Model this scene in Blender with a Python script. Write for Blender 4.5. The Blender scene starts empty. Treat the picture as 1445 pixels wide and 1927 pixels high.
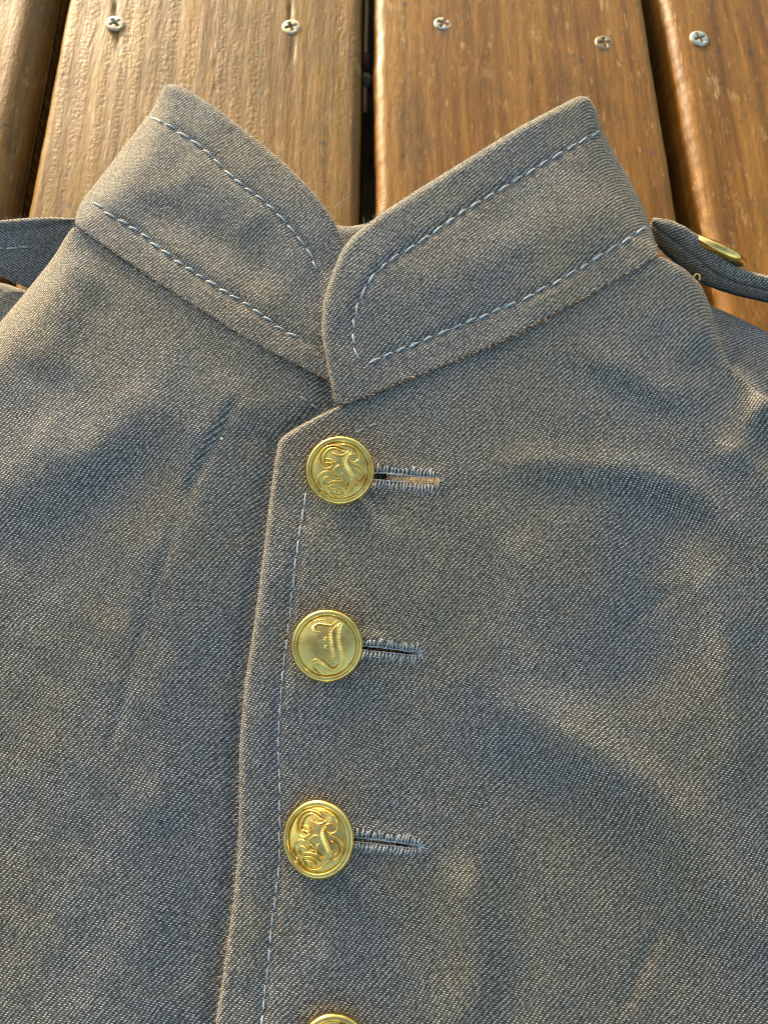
import bpy, math, random
import numpy as np
from mathutils import Vector, Matrix
from mathutils.geometry import delaunay_2d_cdt
from mathutils.bvhtree import BVHTree

random.seed(7)
RNG = np.random.default_rng(7)
S = bpy.context.scene
C = S.collection
R_ = math.radians

# ------------------------------------------------------------------ camera
FPX, CX, CY = 1402.0, 722.5, 963.5          # focal length / centre of the 1445x1927 photograph
TH, CAM_H = R_(19.1), 0.236
cd = bpy.data.cameras.new('camera')
cd.sensor_fit = 'VERTICAL'; cd.sensor_height = 24.0; cd.lens = 24.0 * FPX / 1927.0
cd.clip_start = 0.01; cd.clip_end = 20.0
cd.dof.use_dof = True; cd.dof.focus_distance = 0.205; cd.dof.aperture_fstop = cd.lens / 1.3
cam = bpy.data.objects.new('camera', cd); C.objects.link(cam)
cam.location = (0, 0, CAM_H); cam.rotation_euler = (TH, 0, 0)
S.camera = cam

# ------------------------------------------------------------------ daylight
AZ, EL = R_(27), R_(8.5)                      # low sun, up and to the left of the picture
sun_dir = Vector((-math.sin(AZ) * math.cos(EL), math.cos(AZ) * math.cos(EL), math.sin(EL)))
w = bpy.data.worlds.new('World'); S.world = w; w.use_nodes = True
nt = w.node_tree
sky = nt.nodes.new('ShaderNodeTexSky'); sky.sky_type = 'NISHITA'; sky.sun_disc = False
sky.sun_elevation = EL; sky.sun_rotation = -AZ; sky.dust_density = 5.0; sky.ozone_density = .4; sky.air_density = 1.0
bg = nt.nodes['Background']; bg.inputs['Strength'].default_value = 0.15
nt.links.new(sky.outputs[0], bg.inputs['Color'])
ld = bpy.data.lights.new('sun', 'SUN'); ld.energy = 2.1; ld.angle = R_(2.5); ld.color = (1.0, 0.86, 0.66)
sun = bpy.data.objects.new('sun', ld); C.objects.link(sun)
sun.rotation_euler = sun_dir.to_track_quat('Z', 'Y').to_euler(); sun.location = sun_dir * 2
S.view_settings.view_transform = 'Standard'; S.view_settings.look = 'None'
S.view_settings.exposure = 1.9; S.view_settings.gamma = 1.0
try: S.cycles.max_bounces = 8; S.cycles.filter_width = 1.05
except Exception: pass

# ------------------------------------------------------------------ helpers
def unproj(px, py, z):
    """points at height z (m) on the lines of sight through photo pixels"""
    px = np.asarray(px, float); py = np.asarray(py, float); z = np.asarray(z, float)
    x = (px - CX) / FPX; y = -(py - CY) / FPX
    yy = y * math.cos(TH) + math.sin(TH); zz = y * math.sin(TH) - math.cos(TH)
    t = (z - CAM_H) / zz
    return np.stack([x * t, yy * t, z + 0 * t], -1)
def P3(px, py, z): return Vector(unproj(px, py, z).tolist())

def tagd(o, label=None, cat=None, group=None, kind=None):
    if label: o['label'] = label
    if cat: o['category'] = cat
    if group: o['group'] = group
    if kind: o['kind'] = kind
    return o
def empty(name, loc=(0, 0, 0)):
    o = bpy.data.objects.new(name, None); C.objects.link(o); o.location = loc; o.empty_display_size = .01
    return o
def link(name, me, parent=None, mat=None):
    if mat is not None and not me.materials: me.materials.append(mat)
    o = bpy.data.objects.new(name, me); C.objects.link(o)
    if parent is not None:
        o.parent = parent
    return o
def mesh_np(name, V, F, uv=None, smooth=True):
    me = bpy.data.meshes.new(name)
    V = np.asarray(V, np.float32)
    if isinstance(F, np.ndarray):
        n = F.shape[1]; nf = len(F)
        me.vertices.add(len(V)); me.vertices.foreach_set('co', V.ravel())
        me.loops.add(nf * n); me.loops.foreach_set('vertex_index', F.astype(np.int32).ravel())
        me.polygons.add(nf); me.polygons.foreach_set('loop_start', np.arange(0, nf * n, n, dtype=np.int32))
        me.update(calc_edges=True)
    else:
        me.from_pydata(V.tolist(), [], F)
    if smooth: me.polygons.foreach_set('use_smooth', np.ones(len(me.polygons), bool))
    if uv is not None:
        L = me.uv_layers.new(name='UVMap')
        li = np.zeros(len(me.loops), np.int32); me.loops.foreach_get('vertex_index', li)
        L.data.foreach_set('uv', np.asarray(uv, np.float32)[li].ravel())
    me.validate(); me.update()
    return me

def spline(pts, step):
    """Catmull-Rom through rows of numbers, resampled about every `step` in the first two"""
    p = np.asarray(pts, float)
    q = np.vstack([2 * p[0] - p[1], p, 2 * p[-1] - p[-2]])
    out = []
    for i in range(1, len(q) - 2):
        a, b, c, d = q[i - 1], q[i], q[i + 1], q[i + 2]
        n = max(2, int(np.hypot(*(c - b)[:2]) / step * 2))
        t = np.linspace(0, 1, n, endpoint=False)[:, None]
        out.append(.5 * (2 * b + (c - a) * t + (2 * a - 5 * b + 4 * c - d) * t * t + (3 * b - a - 3 * c + d) * t ** 3))
    out.append(p[-1:]); o = np.vstack(out)
    s = np.concatenate([[0], np.cumsum(np.hypot(*np.diff(o[:, :2], axis=0).T))])
    m = max(2, int(round(s[-1] / step)) + 1)
    ss = np.linspace(0, s[-1], m)
    return np.stack([np.interp(ss, s, o[:, k]) for k in range(o.shape[1])], 1)

def seg_dist(P, A, B):
    """distance matrix of points P to segments AB, with the running parameter"""
    d = B - A; L2 = (d ** 2).sum(1) + 1e-12
    t = np.clip(((P[:, None, :] - A[None]) * d[None]).sum(2) / L2[None], 0, 1)
    Q = A[None] + t[..., None] * d[None]
    return np.hypot(P[:, None, 0] - Q[..., 0], P[:, None, 1] - Q[..., 1]), t
def in_poly(P, poly):
    x, y = P[:, 0], P[:, 1]; c = np.zeros(len(P), bool)
    a = poly; b = np.roll(poly, -1, 0)
    for (x0, y0), (x1, y1) in zip(a, b):
        k = (y0 > y) != (y1 > y)
        c ^= k & (x < (x1 - x0) * (y - y0) / (y1 - y0 + 1e-12) + x0)
    return c
def line_field(x, y, pts, sigma, sharp=2.0):
    """a soft ridge (1 on the line, 0 away from it) along a polyline, fading at its ends"""
    p = spline(pts, 25)
    P = np.stack([np.ravel(x), np.ravel(y)], 1)
    out = np.zeros(len(P))
    for i in range(0, len(P), 8000):
        d, t = seg_dist(P[i:i + 8000], p[:-1], p[1:])
        k = d.argmin(1); n = len(p) - 1
        s = (k + t[np.arange(len(k)), k]) / n
        fade = np.clip(np.minimum(s, 1 - s) / .22, 0, 1); fade = fade * fade * (3 - 2 * fade)
        out[i:i + 8000] = np.exp(-(d.min(1) / sigma) ** sharp) * fade
    return out.reshape(np.shape(x))
def step_field(x, y, pts, sigma):
    """like line_field but signed: up on the right hand side of the line, down on its left"""
    p = spline(pts, 25)
    P = np.stack([np.ravel(x), np.ravel(y)], 1); out = np.zeros(len(P))
    for i in range(0, len(P), 8000):
        Q = P[i:i + 8000]
        d, t = seg_dist(Q, p[:-1], p[1:]); k = d.argmin(1); n = len(p) - 1
        s = (k + t[np.arange(len(k)), k]) / n
        fade = np.clip(np.minimum(s, 1 - s) / .3, 0, 1); fade = fade * fade * (3 - 2 * fade)
        e = p[1:][k] - p[:-1][k]; r = Q - p[:-1][k]
        sg = np.sign(e[:, 0] * r[:, 1] - e[:, 1] * r[:, 0])
        dd = d.min(1) / sigma
        out[i:i + 8000] = sg * dd * np.exp(.5 - .5 * dd ** 2) * fade
    return out.reshape(np.shape(x))
def wob(x, y, s, k=0):
    """cheap smooth noise, about -1..1"""
    a = np.sin(x / s + 1.3 * k) * np.cos(y / s * .9 + .7 + k) + .6 * np.sin((x * .8 + y * .6) / s * 1.9 + 2.1 * k)
    return (a + .5 * np.sin((x * .5 - y * .9) / s * 2.7 + k)) / 1.7

# ------------------------------------------------------------------ materials
class N:
    def __init__(s, t): s.t = t
    def new(s, k, **kw):
        n = s.t.nodes.new(k)
        for a, b in kw.items(): setattr(n, a, b)
        return n
    def put(s, sock, v):
        if isinstance(v, bpy.types.NodeSocket): s.t.links.new(v, sock)
        else: sock.default_value = v
    def m(s, op, a, b=0.0, c=0.0, clamp=False):
        n = s.new('ShaderNodeMath', operation=op, use_clamp=clamp)
        for i, v in enumerate((a, b, c)): s.put(n.inputs[i], v)
        return n.outputs[0]
    def add(s, a, b): return s.m('ADD', a, b)
    def mul(s, a, b): return s.m('MULTIPLY', a, b)
    def mix(s, f, a, b, mode='MIX'):
        n = s.new('ShaderNodeMix', data_type='RGBA', blend_type=mode)
        s.put(n.inputs[0], f); s.put(n.inputs[6], a); s.put(n.inputs[7], b)
        return n.outputs[2]
    def rng(s, v, a, b, c=0.0, d=1.0, kind='SMOOTHSTEP'):
        n = s.new('ShaderNodeMapRange', interpolation_type=kind)
        for i, q in enumerate((v, a, b, c, d)): s.put(n.inputs[i], q)
        return n.outputs[0]
    def noise(s, vec, scale, detail=3.0, rough=.5, col=False):
        n = s.new('ShaderNodeTexNoise'); s.put(n.inputs['Vector'], vec)
        n.inputs['Scale'].default_value = scale; n.inputs['Detail'].default_value = detail
        n.inputs['Roughness'].default_value = rough
        return n.outputs['Color' if col else 'Fac']
    def vmul(s, v, xyz):
        n = s.new('ShaderNodeVectorMath', operation='MULTIPLY'); s.put(n.inputs[0], v); n.inputs[1].default_value = xyz
        return n.outputs[0]
def new_mat(name):
    m = bpy.data.materials.new(name); m.use_nodes = True
    return m, N(m.node_tree), m.node_tree.nodes['Principled BSDF']
def rgb(*c): return (c[0], c[1], c[2], 1.0)

def cloth_material(name, warp=(.084, .088, .084), weft=(.60, .57, .46), gain=1.0):
    m, n, b = new_mat(name)
    uv = n.new('ShaderNodeUVMap').outputs[0]
    ob = n.new('ShaderNodeTexCoord').outputs['Object']
    # threads wander a little
    d1 = n.new('ShaderNodeVectorMath', operation='MULTIPLY_ADD')
    n.put(d1.inputs[0], n.noise(uv, 260, 2, col=True)); d1.inputs[1].default_value = (.00055, .00034, 0)
    n.put(d1.inputs[2], uv)
    d2 = n.new('ShaderNodeVectorMath', operation='MULTIPLY_ADD')
    n.put(d2.inputs[0], n.noise(uv, 45, 2, col=True)); d2.inputs[1].default_value = (.0034, .0030, 0)
    n.put(d2.inputs[2], d1.outputs[0])
    sp = n.new('ShaderNodeSeparateXYZ'); n.put(sp.inputs[0], d2.outputs[0])
    u, v = sp.outputs[0], sp.outputs[1]
    r = n.mul(v, 1 / .000415); j = n.m('FLOOR', r); g = n.m('SUBTRACT', r, j)
    s = n.add(n.mul(u, 1 / .00144), n.mul(j, -1 / 3)); i = n.m('FLOOR', s); f = n.m('SUBTRACT', s, i)
    cv = n.new('ShaderNodeCombineXYZ'); n.put(cv.inputs[0], i); n.put(cv.inputs[1], j)
    wn = n.new('ShaderNodeTexWhiteNoise', noise_dimensions='2D'); n.put(wn.inputs['Vector'], cv.outputs[0])
    rnd = wn.outputs['Value']
    fe = n.mul(n.add(n.m('SUBTRACT', f, .5), n.mul(n.m('SUBTRACT', wn.outputs['Color'], .5), .22)), 1 / .255); ge = n.mul(n.m('SUBTRACT', g, .5), 1 / .44)
    e = n.add(n.mul(fe, fe), n.mul(ge, ge))
    dot = n.rng(e, 1.15, .15)
    wf = n.m('FRACT', n.mul(s, 3.0)); wc = n.m('SUBTRACT', n.mul(wf, 2.0), 1.0)
    thr = n.m('SUBTRACT', 1.0, n.mul(wc, wc))
    # cloth-wide mottling: rubbed tan patches, bluish patches
    big = n.rng(n.noise(ob, 20, 4, .55), .38, .64)
    fine = n.noise(uv, 900, 2)
    wcol = n.mix(big, rgb(warp[0] * .95, warp[1] * .98, warp[2] * 1.05), rgb(warp[0] * 1.12, warp[1] * 1.03, warp[2] * .88))
    wcol = n.mix(n.rng(fine, .3, .75), n.mix(1.0, wcol, rgb(.55, .55, .55), 'MULTIPLY'), n.mix(1.0, wcol, rgb(1.7, 1.7, 1.7), 'MULTIPLY'))
    wcol = n.mix(n.m('MULTIPLY_ADD', thr, .6, .4), rgb(.012, .012, .014), wcol)
    fcol = n.mix(big, rgb(weft[0] * .92, weft[1] * 1.0, weft[2] * 1.16), rgb(*weft))
    rp_ = n.m('POWER', rnd, 1.15)
    k = n.m('MULTIPLY', dot, n.m('MULTIPLY_ADD', rp_, .92 * gain, .34 * gain), clamp=True)
    col = n.mix(k, wcol, fcol)
    n.put(b.inputs['Base Color'], col)
    b.inputs['Roughness'].default_value = .85
    b.inputs['Specular IOR Level'].default_value = .25
    b.inputs['Sheen Weight'].default_value = .12; b.inputs['Sheen Roughness'].default_value = .45
    b.inputs['Sheen Tint'].default_value = rgb(.95, .85, .7)
    h = n.add(n.mul(dot, n.m('MULTIPLY_ADD', rp_, .9, .3)), n.add(n.mul(thr, .25), n.mul(fine, .9)))
    bp = n.new('ShaderNodeBump'); bp.inputs['Strength'].default_value = .55; bp.inputs['Distance'].default_value = .00016
    n.put(bp.inputs['Height'], h)
    bp2 = n.new('ShaderNodeBump'); bp2.inputs['Strength'].default_value = .5; bp2.inputs['Distance'].default_value = .0009
    n.put(bp2.inputs['Height'], n.noise(ob, 95, 3, .55)); n.put(bp2.inputs['Normal'], bp.outputs[0])
    n.put(b.inputs['Normal'], bp2.outputs[0])
    return m
CLOTH = cloth_material('wool_twill')
TAPE = cloth_material('cotton_tape', (.42, .29, .15), (.72, .54, .32))

def thread_material(name='sewing_thread', c0=(.22, .275, .315), c1=(.50, .58, .62)):
    m, n, b = new_mat(name)
    ob = n.new('ShaderNodeTexCoord').outputs['Object']
    oi = n.new('ShaderNodeObjectInfo')
    f = n.noise(ob, 5, 2)
    c = n.mix(n.add(n.mul(f, .6), n.mul(oi.outputs['Random'], .5)), rgb(*c0), rgb(*c1))
    n.put(b.inputs['Base Color'], c); b.inputs['Roughness'].default_value = .6
    b.inputs['Sheen Weight'].default_value = .2
    return m
THREAD = thread_material()
HOLE_THREAD = thread_material('buttonhole_thread', (.17, .215, .25), (.42, .495, .54))
def fuzz_material():
    m, n, b = new_mat('loose_fibre')
    b.inputs['Base Color'].default_value = rgb(.42, .36, .28); b.inputs['Roughness'].default_value = .7
    return m
FUZZ = fuzz_material()

def brass_material():
    m, n, b = new_mat('brass')
    ob = n.new('ShaderNodeTexCoord').outputs['Object']
    oi = n.new('ShaderNodeObjectInfo')
    of = n.new('ShaderNodeVectorMath', operation='ADD'); n.put(of.inputs[0], ob); n.put(of.inputs[1], oi.outputs['Location'])
    t = n.noise(of.outputs[0], 190, 4, .6)
    c = n.mix(n.rng(t, .42, .66), rgb(.88, .68, .21), rgb(.70, .45, .12))
    t2 = n.noise(of.outputs[0], 420, 5, .65)
    c = n.mix(n.mul(n.rng(t2, .54, .72), .75), c, rgb(.30, .25, .12))  # dark tarnish, deepened so the colour also stands in for dark reflections
    n.put(b.inputs['Base Color'], c); b.inputs['Metallic'].default_value = 1.0
    n.put(b.inputs['Roughness'], n.rng(t2, .3, .75, .10, .30))
    bp = n.new('ShaderNodeBump'); bp.inputs['Strength'].default_value = .25; bp.inputs['Distance'].default_value = .0001
    n.put(bp.inputs['Height'], n.noise(of.outputs[0], 900, 3)); n.put(b.inputs['Normal'], bp.outputs[0])
    return m
BRASS = brass_material()

def zinc_material():
    m, n, b = new_mat('weathered_zinc')
    ob = n.new('ShaderNodeTexCoord').outputs['Object']; oi = n.new('ShaderNodeObjectInfo')
    t = n.noise(ob, 500, 4, .6)
    c = n.mix(n.rng(t, .4, .7), rgb(.46, .45, .40), rgb(.24, .23, .20))
    n.put(b.inputs['Base Color'], n.mix(1.0, c, oi.outputs['Color'], 'MULTIPLY'))
    b.inputs['Metallic'].default_value = .75; n.put(b.inputs['Roughness'], n.rng(t, .3, .7, .3, .6))
    return m
ZINC = zinc_material()

def wood_material():
    m, n, b = new_mat('stained_deck_wood')
    ob = n.new('ShaderNodeTexCoord').outputs['Object']; oi = n.new('ShaderNodeObjectInfo')
    of = n.new('ShaderNodeVectorMath', operation='MULTIPLY_ADD')
    cx = n.new('ShaderNodeCombineXYZ')
    for q in range(3): n.put(cx.inputs[q], oi.outputs['Random'])
    n.put(of.inputs[0], cx.outputs[0]); of.inputs[1].default_value = (3.1, 7.7, 1.3); n.put(of.inputs[2], ob)
    p = of.outputs[0]
    warp = n.new('ShaderNodeVectorMath', operation='MULTIPLY_ADD')
    n.put(warp.inputs[0], n.noise(n.vmul(p, (1, .35, 1)), 22, 2, col=True)); warp.inputs[1].default_value = (.010, 0, 0)
    n.put(warp.inputs[2], p); pw = warp.outputs[0]
    grain = n.noise(n.vmul(pw, (1, .035, 1)), 330, 5, .62)
    broad = n.noise(n.vmul(pw, (1, .06, 1)), 75, 3, .55)
    blot = n.noise(n.vmul(p, (1, .55, 1)), 48, 4, .6)
    c = n.mix(n.rng(grain, .32, .70), rgb(.105, .046, .006), rgb(.215, .104, .017))
    c = n.mix(n.rng(broad, .42, .66, 0, .5), c, rgb(.275, .150, .030))
    c = n.mix(n.rng(blot, .48, .74, 0, .62), c, rgb(.075, .042, .018))
    fleck = n.noise(n.vmul(pw, (1, .16, 1)), 760, 3, .6)
    c = n.mix(n.rng(fleck, .60, .74, 0, .5), c, rgb(.42, .29, .12))  # pale scuffed flecks, with small glints painted into the colour too
    c = n.mix(n.rng(fleck, .40, .28, 0, .5), c, rgb(.045, .022, .008))
    scf = n.mul(n.rng(n.noise(n.vmul(p, (1, .28, 1)), 190, 4, .65), .57, .70), n.rng(n.noise(p, 33, 2), .46, .60))
    c = n.mix(n.mul(scf, .5), c, rgb(.42, .31, .17))
    # grey mildew specks
    vo = n.new('ShaderNodeTexVoronoi'); n.put(vo.inputs['Vector'], p); vo.inputs['Scale'].default_value = 120
    spk = n.mul(n.rng(vo.outputs['Distance'], .26, .06), n.rng(n.noise(p, 60, 2), .50, .62))
    c = n.mix(n.mul(spk, .75), c, rgb(.035, .040, .046))
    st = n.new('ShaderNodeAttribute', attribute_name='stain')
    c = n.mix(st.outputs['Fac'], c, rgb(.035, .030, .022))
    c = n.mix(1.0, c, oi.outputs['Color'], 'MULTIPLY')
    n.put(b.inputs['Base Color'], c)
    n.put(b.inputs['Roughness'], n.add(n.rng(blot, .3, .75, .42, .58), n.mul(st.outputs['Fac'], .25)))
    b.inputs['Specular IOR Level'].default_value = .24
    # relief: fine streaks, columns of wrinkled blisters, broad undulation
    wr = n.noise(n.vmul(pw, (1, .8, 1)), 620, 3, .55)
    colm = n.rng(n.noise(n.vmul(pw, (1, .03, 1)), 210, 1), .44, .64)
    colm = n.m('MULTIPLY_ADD', colm, oi.outputs['Alpha'], .12)
    h = n.add(n.add(n.mul(grain, .22), n.mul(fleck, .42)), n.add(n.mul(n.mul(n.m('SUBTRACT', wr, .5), colm), .5), n.mul(broad, .22)))
    bp = n.new('ShaderNodeBump'); bp.inputs['Strength'].default_value = .8; bp.inputs['Distance'].default_value = .00065
    n.put(bp.inputs['Height'], h); n.put(b.inputs['Normal'], bp.outputs[0])
    return m
WOOD = wood_material()
def plain(name, col, rough=.9, nz=None):
    m, n, b = new_mat(name)
    ob = n.new('ShaderNodeTexCoord').outputs['Object']
    f = n.noise(ob, nz or 60, 4, .6)
    n.put(b.inputs['Base Color'], n.mix(n.rng(f, .3, .7), rgb(*[q * .55 for q in col]), rgb(*[q * 1.3 for q in col])))
    b.inputs['Roughness'].default_value = rough
    return m

# ------------------------------------------------------------------ ground, deck
gnd = link('ground', mesh_np('ground', [(-3, -3, -.25), (3, -3, -.25), (3, 3, -.25), (-3, 3, -.25)], [(0, 1, 2, 3)]), None, plain('bare_soil', (.05, .04, .03)))
tagd(gnd, 'dark bare soil in the shade under the wooden deck', 'ground', kind='structure')
deck = tagd(empty('deck'), 'brown stained outdoor deck of wide wooden planks with screws and dark gaps', 'deck', kind='structure')

# plank edges on the deck plane from two sights each: (bottom y sight, top y sight)
def edge_x(a, b, z=0.0):
    A, B = unproj(a[0], a[1], z), unproj(b[0], b[1], z)
    return lambda y: A[0] + (B[0] - A[0]) * (y - A[1]) / (B[1] - A[1])
e2l = edge_x((47, 410), (126, 0)); e2r = edge_x((675, 422), (681, 0))
e3l = edge_x((705, 420), (703, 0), -.0055); e3r = edge_x((1279, 422), (1211, 0))
e4l = edge_x((1313, 440), (1234, 0), -.006); e1r = edge_x((44, 410), (119, 0), -.012)
def smooth_edge(f, k, amp):
    return lambda y: f(y) + amp * (np.sin(y * 62 + k) + .6 * np.sin(y * 171 + 2 * k) + .35 * np.sin(y * 413 + k * 3) + .3 * np.sin(y * 860 + k * 5) * np.sin(y * 97 + k)) * .4
stains = {
    2: [(217, 20, 3, 26, .9), (220, 62, 9, 9, .5), (222, 78, 3, 20, .7), (546, 22, 3, 24, .9), (549, 76, 5, 14, .9), (550, 92, 2.2, 22, .8),
        (405, 190, 1.1, 130, .45), (305, 300, 2, 60, .3), (614, 305, 4, 8, .5), (445, 185, 3, 7, .5), (545, 60, 14, 14, .3), (217, 45, 16, 14, .3)],
    3: [(834, 58, 13, 12, .65), (822, 34, 9, 9, .5), (760, 215, 12, 16, .5), (1000, 120, 1.2, 90, .3), (760, 300, 5, 30, .3), (1137, 92, 14, 9, .5),
        (857, 150, 4, 5, .5), (900, 160, 5, 6, .35), (1060, 150, 7, 5, .3), (890, 230, 6, 8, .3)],
    4: [(1318, 86, 13, 7, .6), (1413, 101, 6, 5, .7), (1355, 157, 5, 5, .65), (1365, 175, 3, 4, .5), (1400, 216, 4, 4, .6), (1393, 229, 4, 4, .6),
        (1437, 118, 5, 5, .6), (1371, 317, 5, 5, .6), (1410, 155, 4, 4, .5), (1350, 55, 6, 5, .5), (1430, 160, 4, 4, .5), (1380, 432, 5, 5, .5), (1385, 25, 6, 6, .4)],
    1: [(12, 262, 8, 22, .55), (8, 232, 10, 3, .9), (20, 240, 2, 10, .8), (48, 268, 6, 26, .7)],
}
def make_plank(idx, fl, fr, ytop=.52, ybot=-.22, tint=(1, 1, 1, 1), thick=.036, rl=.004, rr=.004, fine=.00085):
    yc = .2; xc = float(fl(yc) + fr(yc)) / 2
    ys = np.concatenate([np.arange(ybot, .13, .012), np.arange(.13, .345, fine), np.arange(.345, ytop + .001, .012)])
    wdt = float(fr(yc) - fl(yc))
    nx = int(wdt / .0011 * min(1, .00085 / fine * 1.5))
    ang = np.linspace(0, math.pi / 2, 10)
    # cross-section parameter: left side bottom -> left arc -> top -> right arc -> right side bottom (offset from edge, z)
    sec = [('l', 0, -thick), ('l', 0, -thick * .75), ('l', 0, -thick * .5), ('l', 0, -thick * .3)]
    sec += [('l', rl * (1 - math.cos(a)), -rl * (1 - math.sin(a))) for a in ang]
    sec += [('m', t, 0) for t in np.linspace(0, 1, nx)[1:-1]]
    sec += [('r', rr * (1 - math.cos(a)), -rr * (1 - math.sin(a))) for a in ang[::-1]]
    sec += [('r', 0, -thick * .3), ('r', 0, -thick * .5), ('r', 0, -thick * .75), ('r', 0, -thick)]
    L = smooth_edge(fl, idx * 2.3, .0006 if idx > 2 else .00025)(ys); Rr = smooth_edge(fr, idx * 1.7 + 1, .00025)(ys)
    cols = []
    for k, a, z in sec:
        if k == 'l': x = L + a
        elif k == 'r': x = Rr - a
        else: x = L + rl + (Rr - L - rl - rr) * a
        cols.append(np.stack([x, ys, np.full_like(ys, z)], 1))
    G = np.stack(cols, 1)                                       # (ny, ns, 3)
    top = G[..., 2] > -1e-6
    st = np.zeros(G.shape[:2])
    for (px, py, rx, ry, a) in stains.get(idx, []):
        c = unproj(px, py, 0.0); ex = unproj(px + rx, py, 0.0) - c; ey = unproj(px, py - ry, 0.0) - c
        sx = abs(ex[0]); sy = abs(ey[1]); dirx = ey[0] / ey[1]
        dx = G[..., 0] - c[0] - dirx * (G[..., 1] - c[1]); dy = G[..., 1] - c[1]
        q = np.exp(-((dx / sx) ** 2 + (dy / sy) ** 2)); st = np.maximum(st, a * q)
        if ry > 3 * rx: G[..., 2] -= np.where(top, .0009 * a * q, 0)       # splits are open grooves
    # gentle cupping and grain swell
    X, Y = G[..., 0], G[..., 1]
    G[..., 2] += np.where(top, .00005 * np.sin(X * 900 + 3 * np.sin(Y * 18 + idx)) + .00003 * np.sin(X * 2100 + idx + 2 * np.sin(Y * 31)), 0)
    V = G.reshape(-1, 3) - np.array([xc, yc, 0]); ny, ns = G.shape[:2]
    a = (np.arange(ny - 1)[:, None] * ns + np.arange(ns - 1)[None]).ravel()
    F = np.stack([a, a + 1, a + 1 + ns, a + ns], 1)[:, ::-1]
    me = mesh_np('plank', V, F)
    at = me.attributes.new('stain', 'FLOAT', 'POINT'); at.data.foreach_set('value', st.ravel().astype(np.float32))
    o = link('plank', me, deck, WOOD); o.location = (xc, yc, 0); o.color = tint
    return o
planks = {}
planks[1] = make_plank(1, lambda y: e1r(y) - .128, e1r, tint=(.95, .95, .82, .5), rr=.012)
planks[2] = make_plank(2, e2l, e2r, tint=(.92, .96, .72, .9))
planks[3] = make_plank(3, e3l, e3r, tint=(1.16, 1.08, .86, .35), rl=.0055)
planks[4] = make_plank(4, e4l, lambda y: e4l(y) + .128, tint=(1.16, 1.08, .88, .42), rl=.006)
planks[0] = make_plank(5, lambda y: e1r(y) - .261, lambda y: e1r(y) - .136, tint=(.95, .95, .82, .5), fine=.006)
planks[5] = make_plank(6, lambda y: e4l(y) + .137, lambda y: e4l(y) + .263, tint=(1.1, 1.0, .84, .4), fine=.006)
# joist below, carrying the planks
jy0, jy1 = float(unproj(690, 215, -.0375)[1]), float(unproj(690, -130, -.0375)[1])
bmv = [(x, y, z) for x in (-.5, .5) for y in (jy0, jy1) for z in (-.12, -.0365)]
jo = link('joist', mesh_np('joist', bmv, [(0, 1, 3, 2), (4, 6, 7, 5), (0, 4, 5, 1), (2, 3, 7, 6), (1, 5, 7, 3), (0, 2, 6, 4)], smooth=False), deck, plain('old_joist', (.05, .035, .02)))

# screws: countersunk heads with a cross recess
def screw_mesh():
    nr, na = 22, 56; R0 = .0041
    V = []; F = []
    for i in range(nr + 1):
        r = R0 * (i / nr) ** .85
        for k in range(na):
            a = 2 * math.pi * k / na; x, y = r * math.cos(a), r * math.sin(a)
            q = r / R0
            z = .0003 * (1 - q ** 3) - (.0003 * max(0, (q - .86) / .14) ** 2)
            u, v = abs(x) / R0, abs(y) / R0
            arm = max(min(1, max(0, (.19 - v) / .06)) * min(1, max(0, (.70 - u) / .10)), min(1, max(0, (.19 - u) / .06)) * min(1, max(0, (.70 - v) / .10)))
            z -= .0017 * arm * (1 - .5 * max(u, v))
            V.append((x, y, z))
    for k in range(na):
        a = 2 * math.pi * k / na; V.append((.0036 * math.cos(a), .0036 * math.sin(a), -.0026))
    for i in range(nr + 1):
        for k in range(na):
            F.append((i * na + k, i * na + (k + 1) % na, (i + 1) * na + (k + 1) % na, (i + 1) * na + k)[::-1])
    return mesh_np('screw', V, [f[::-1] for f in F])
SM = screw_mesh()
for (pl, px, py, z, tx, ty, rz, colr, lab) in [
    (2, 217, 43, .0007, 4, 3, 38, (1.25, 1.15, .95, 1), None), (2, 548, 50, .0003, 2, -2, 20, (1.1, 1.05, .85, 1), None),
    (3, 834, 44, .0000, 2, 3, 64, (.75, .80, .82, 1), None), (3, 1137, 80, .0001, 2, 3, 5, (.72, .60, .44, 1), 'screw head stained brown like the wood'),
    (4, 1316, 71, .0006, 4, 4, 28, (1.3, 1.35, 1.3, 1), 'bright silvery screw head standing proud')]:
    s = link('screw', SM, planks[pl], ZINC)
    p = P3(px, py, z); s.location = p - planks[pl].location
    s.rotation_euler = (R_(tx), R_(ty), R_(rz)); s.color = colr
    if lab: s['label'] = lab

# ------------------------------------------------------------------ the jacket
jacket = tagd(empty('jacket', (0, 0, 0)), 'grey brown wool twill jacket with standing collar and gilt buttons lying on the planks', 'jacket')
PXM = .000147                                   # metres per photo pixel at cloth height (used only to size edges)
_py = np.polyfit([300, 500, 700, 885, 1215, 1579, 1927, 2200], [45.6, 42.6, 39.0, 35.1, 28.3, 20.2, 14.0, 10.5], 4)
def base_h(x, y):
    h = np.polyval(_py, np.clip(y, 250, 2250))
    return h - 7.0 * ((x - 640) / 780.0) ** 2 * np.where(x > 640, .9, .40)

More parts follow.
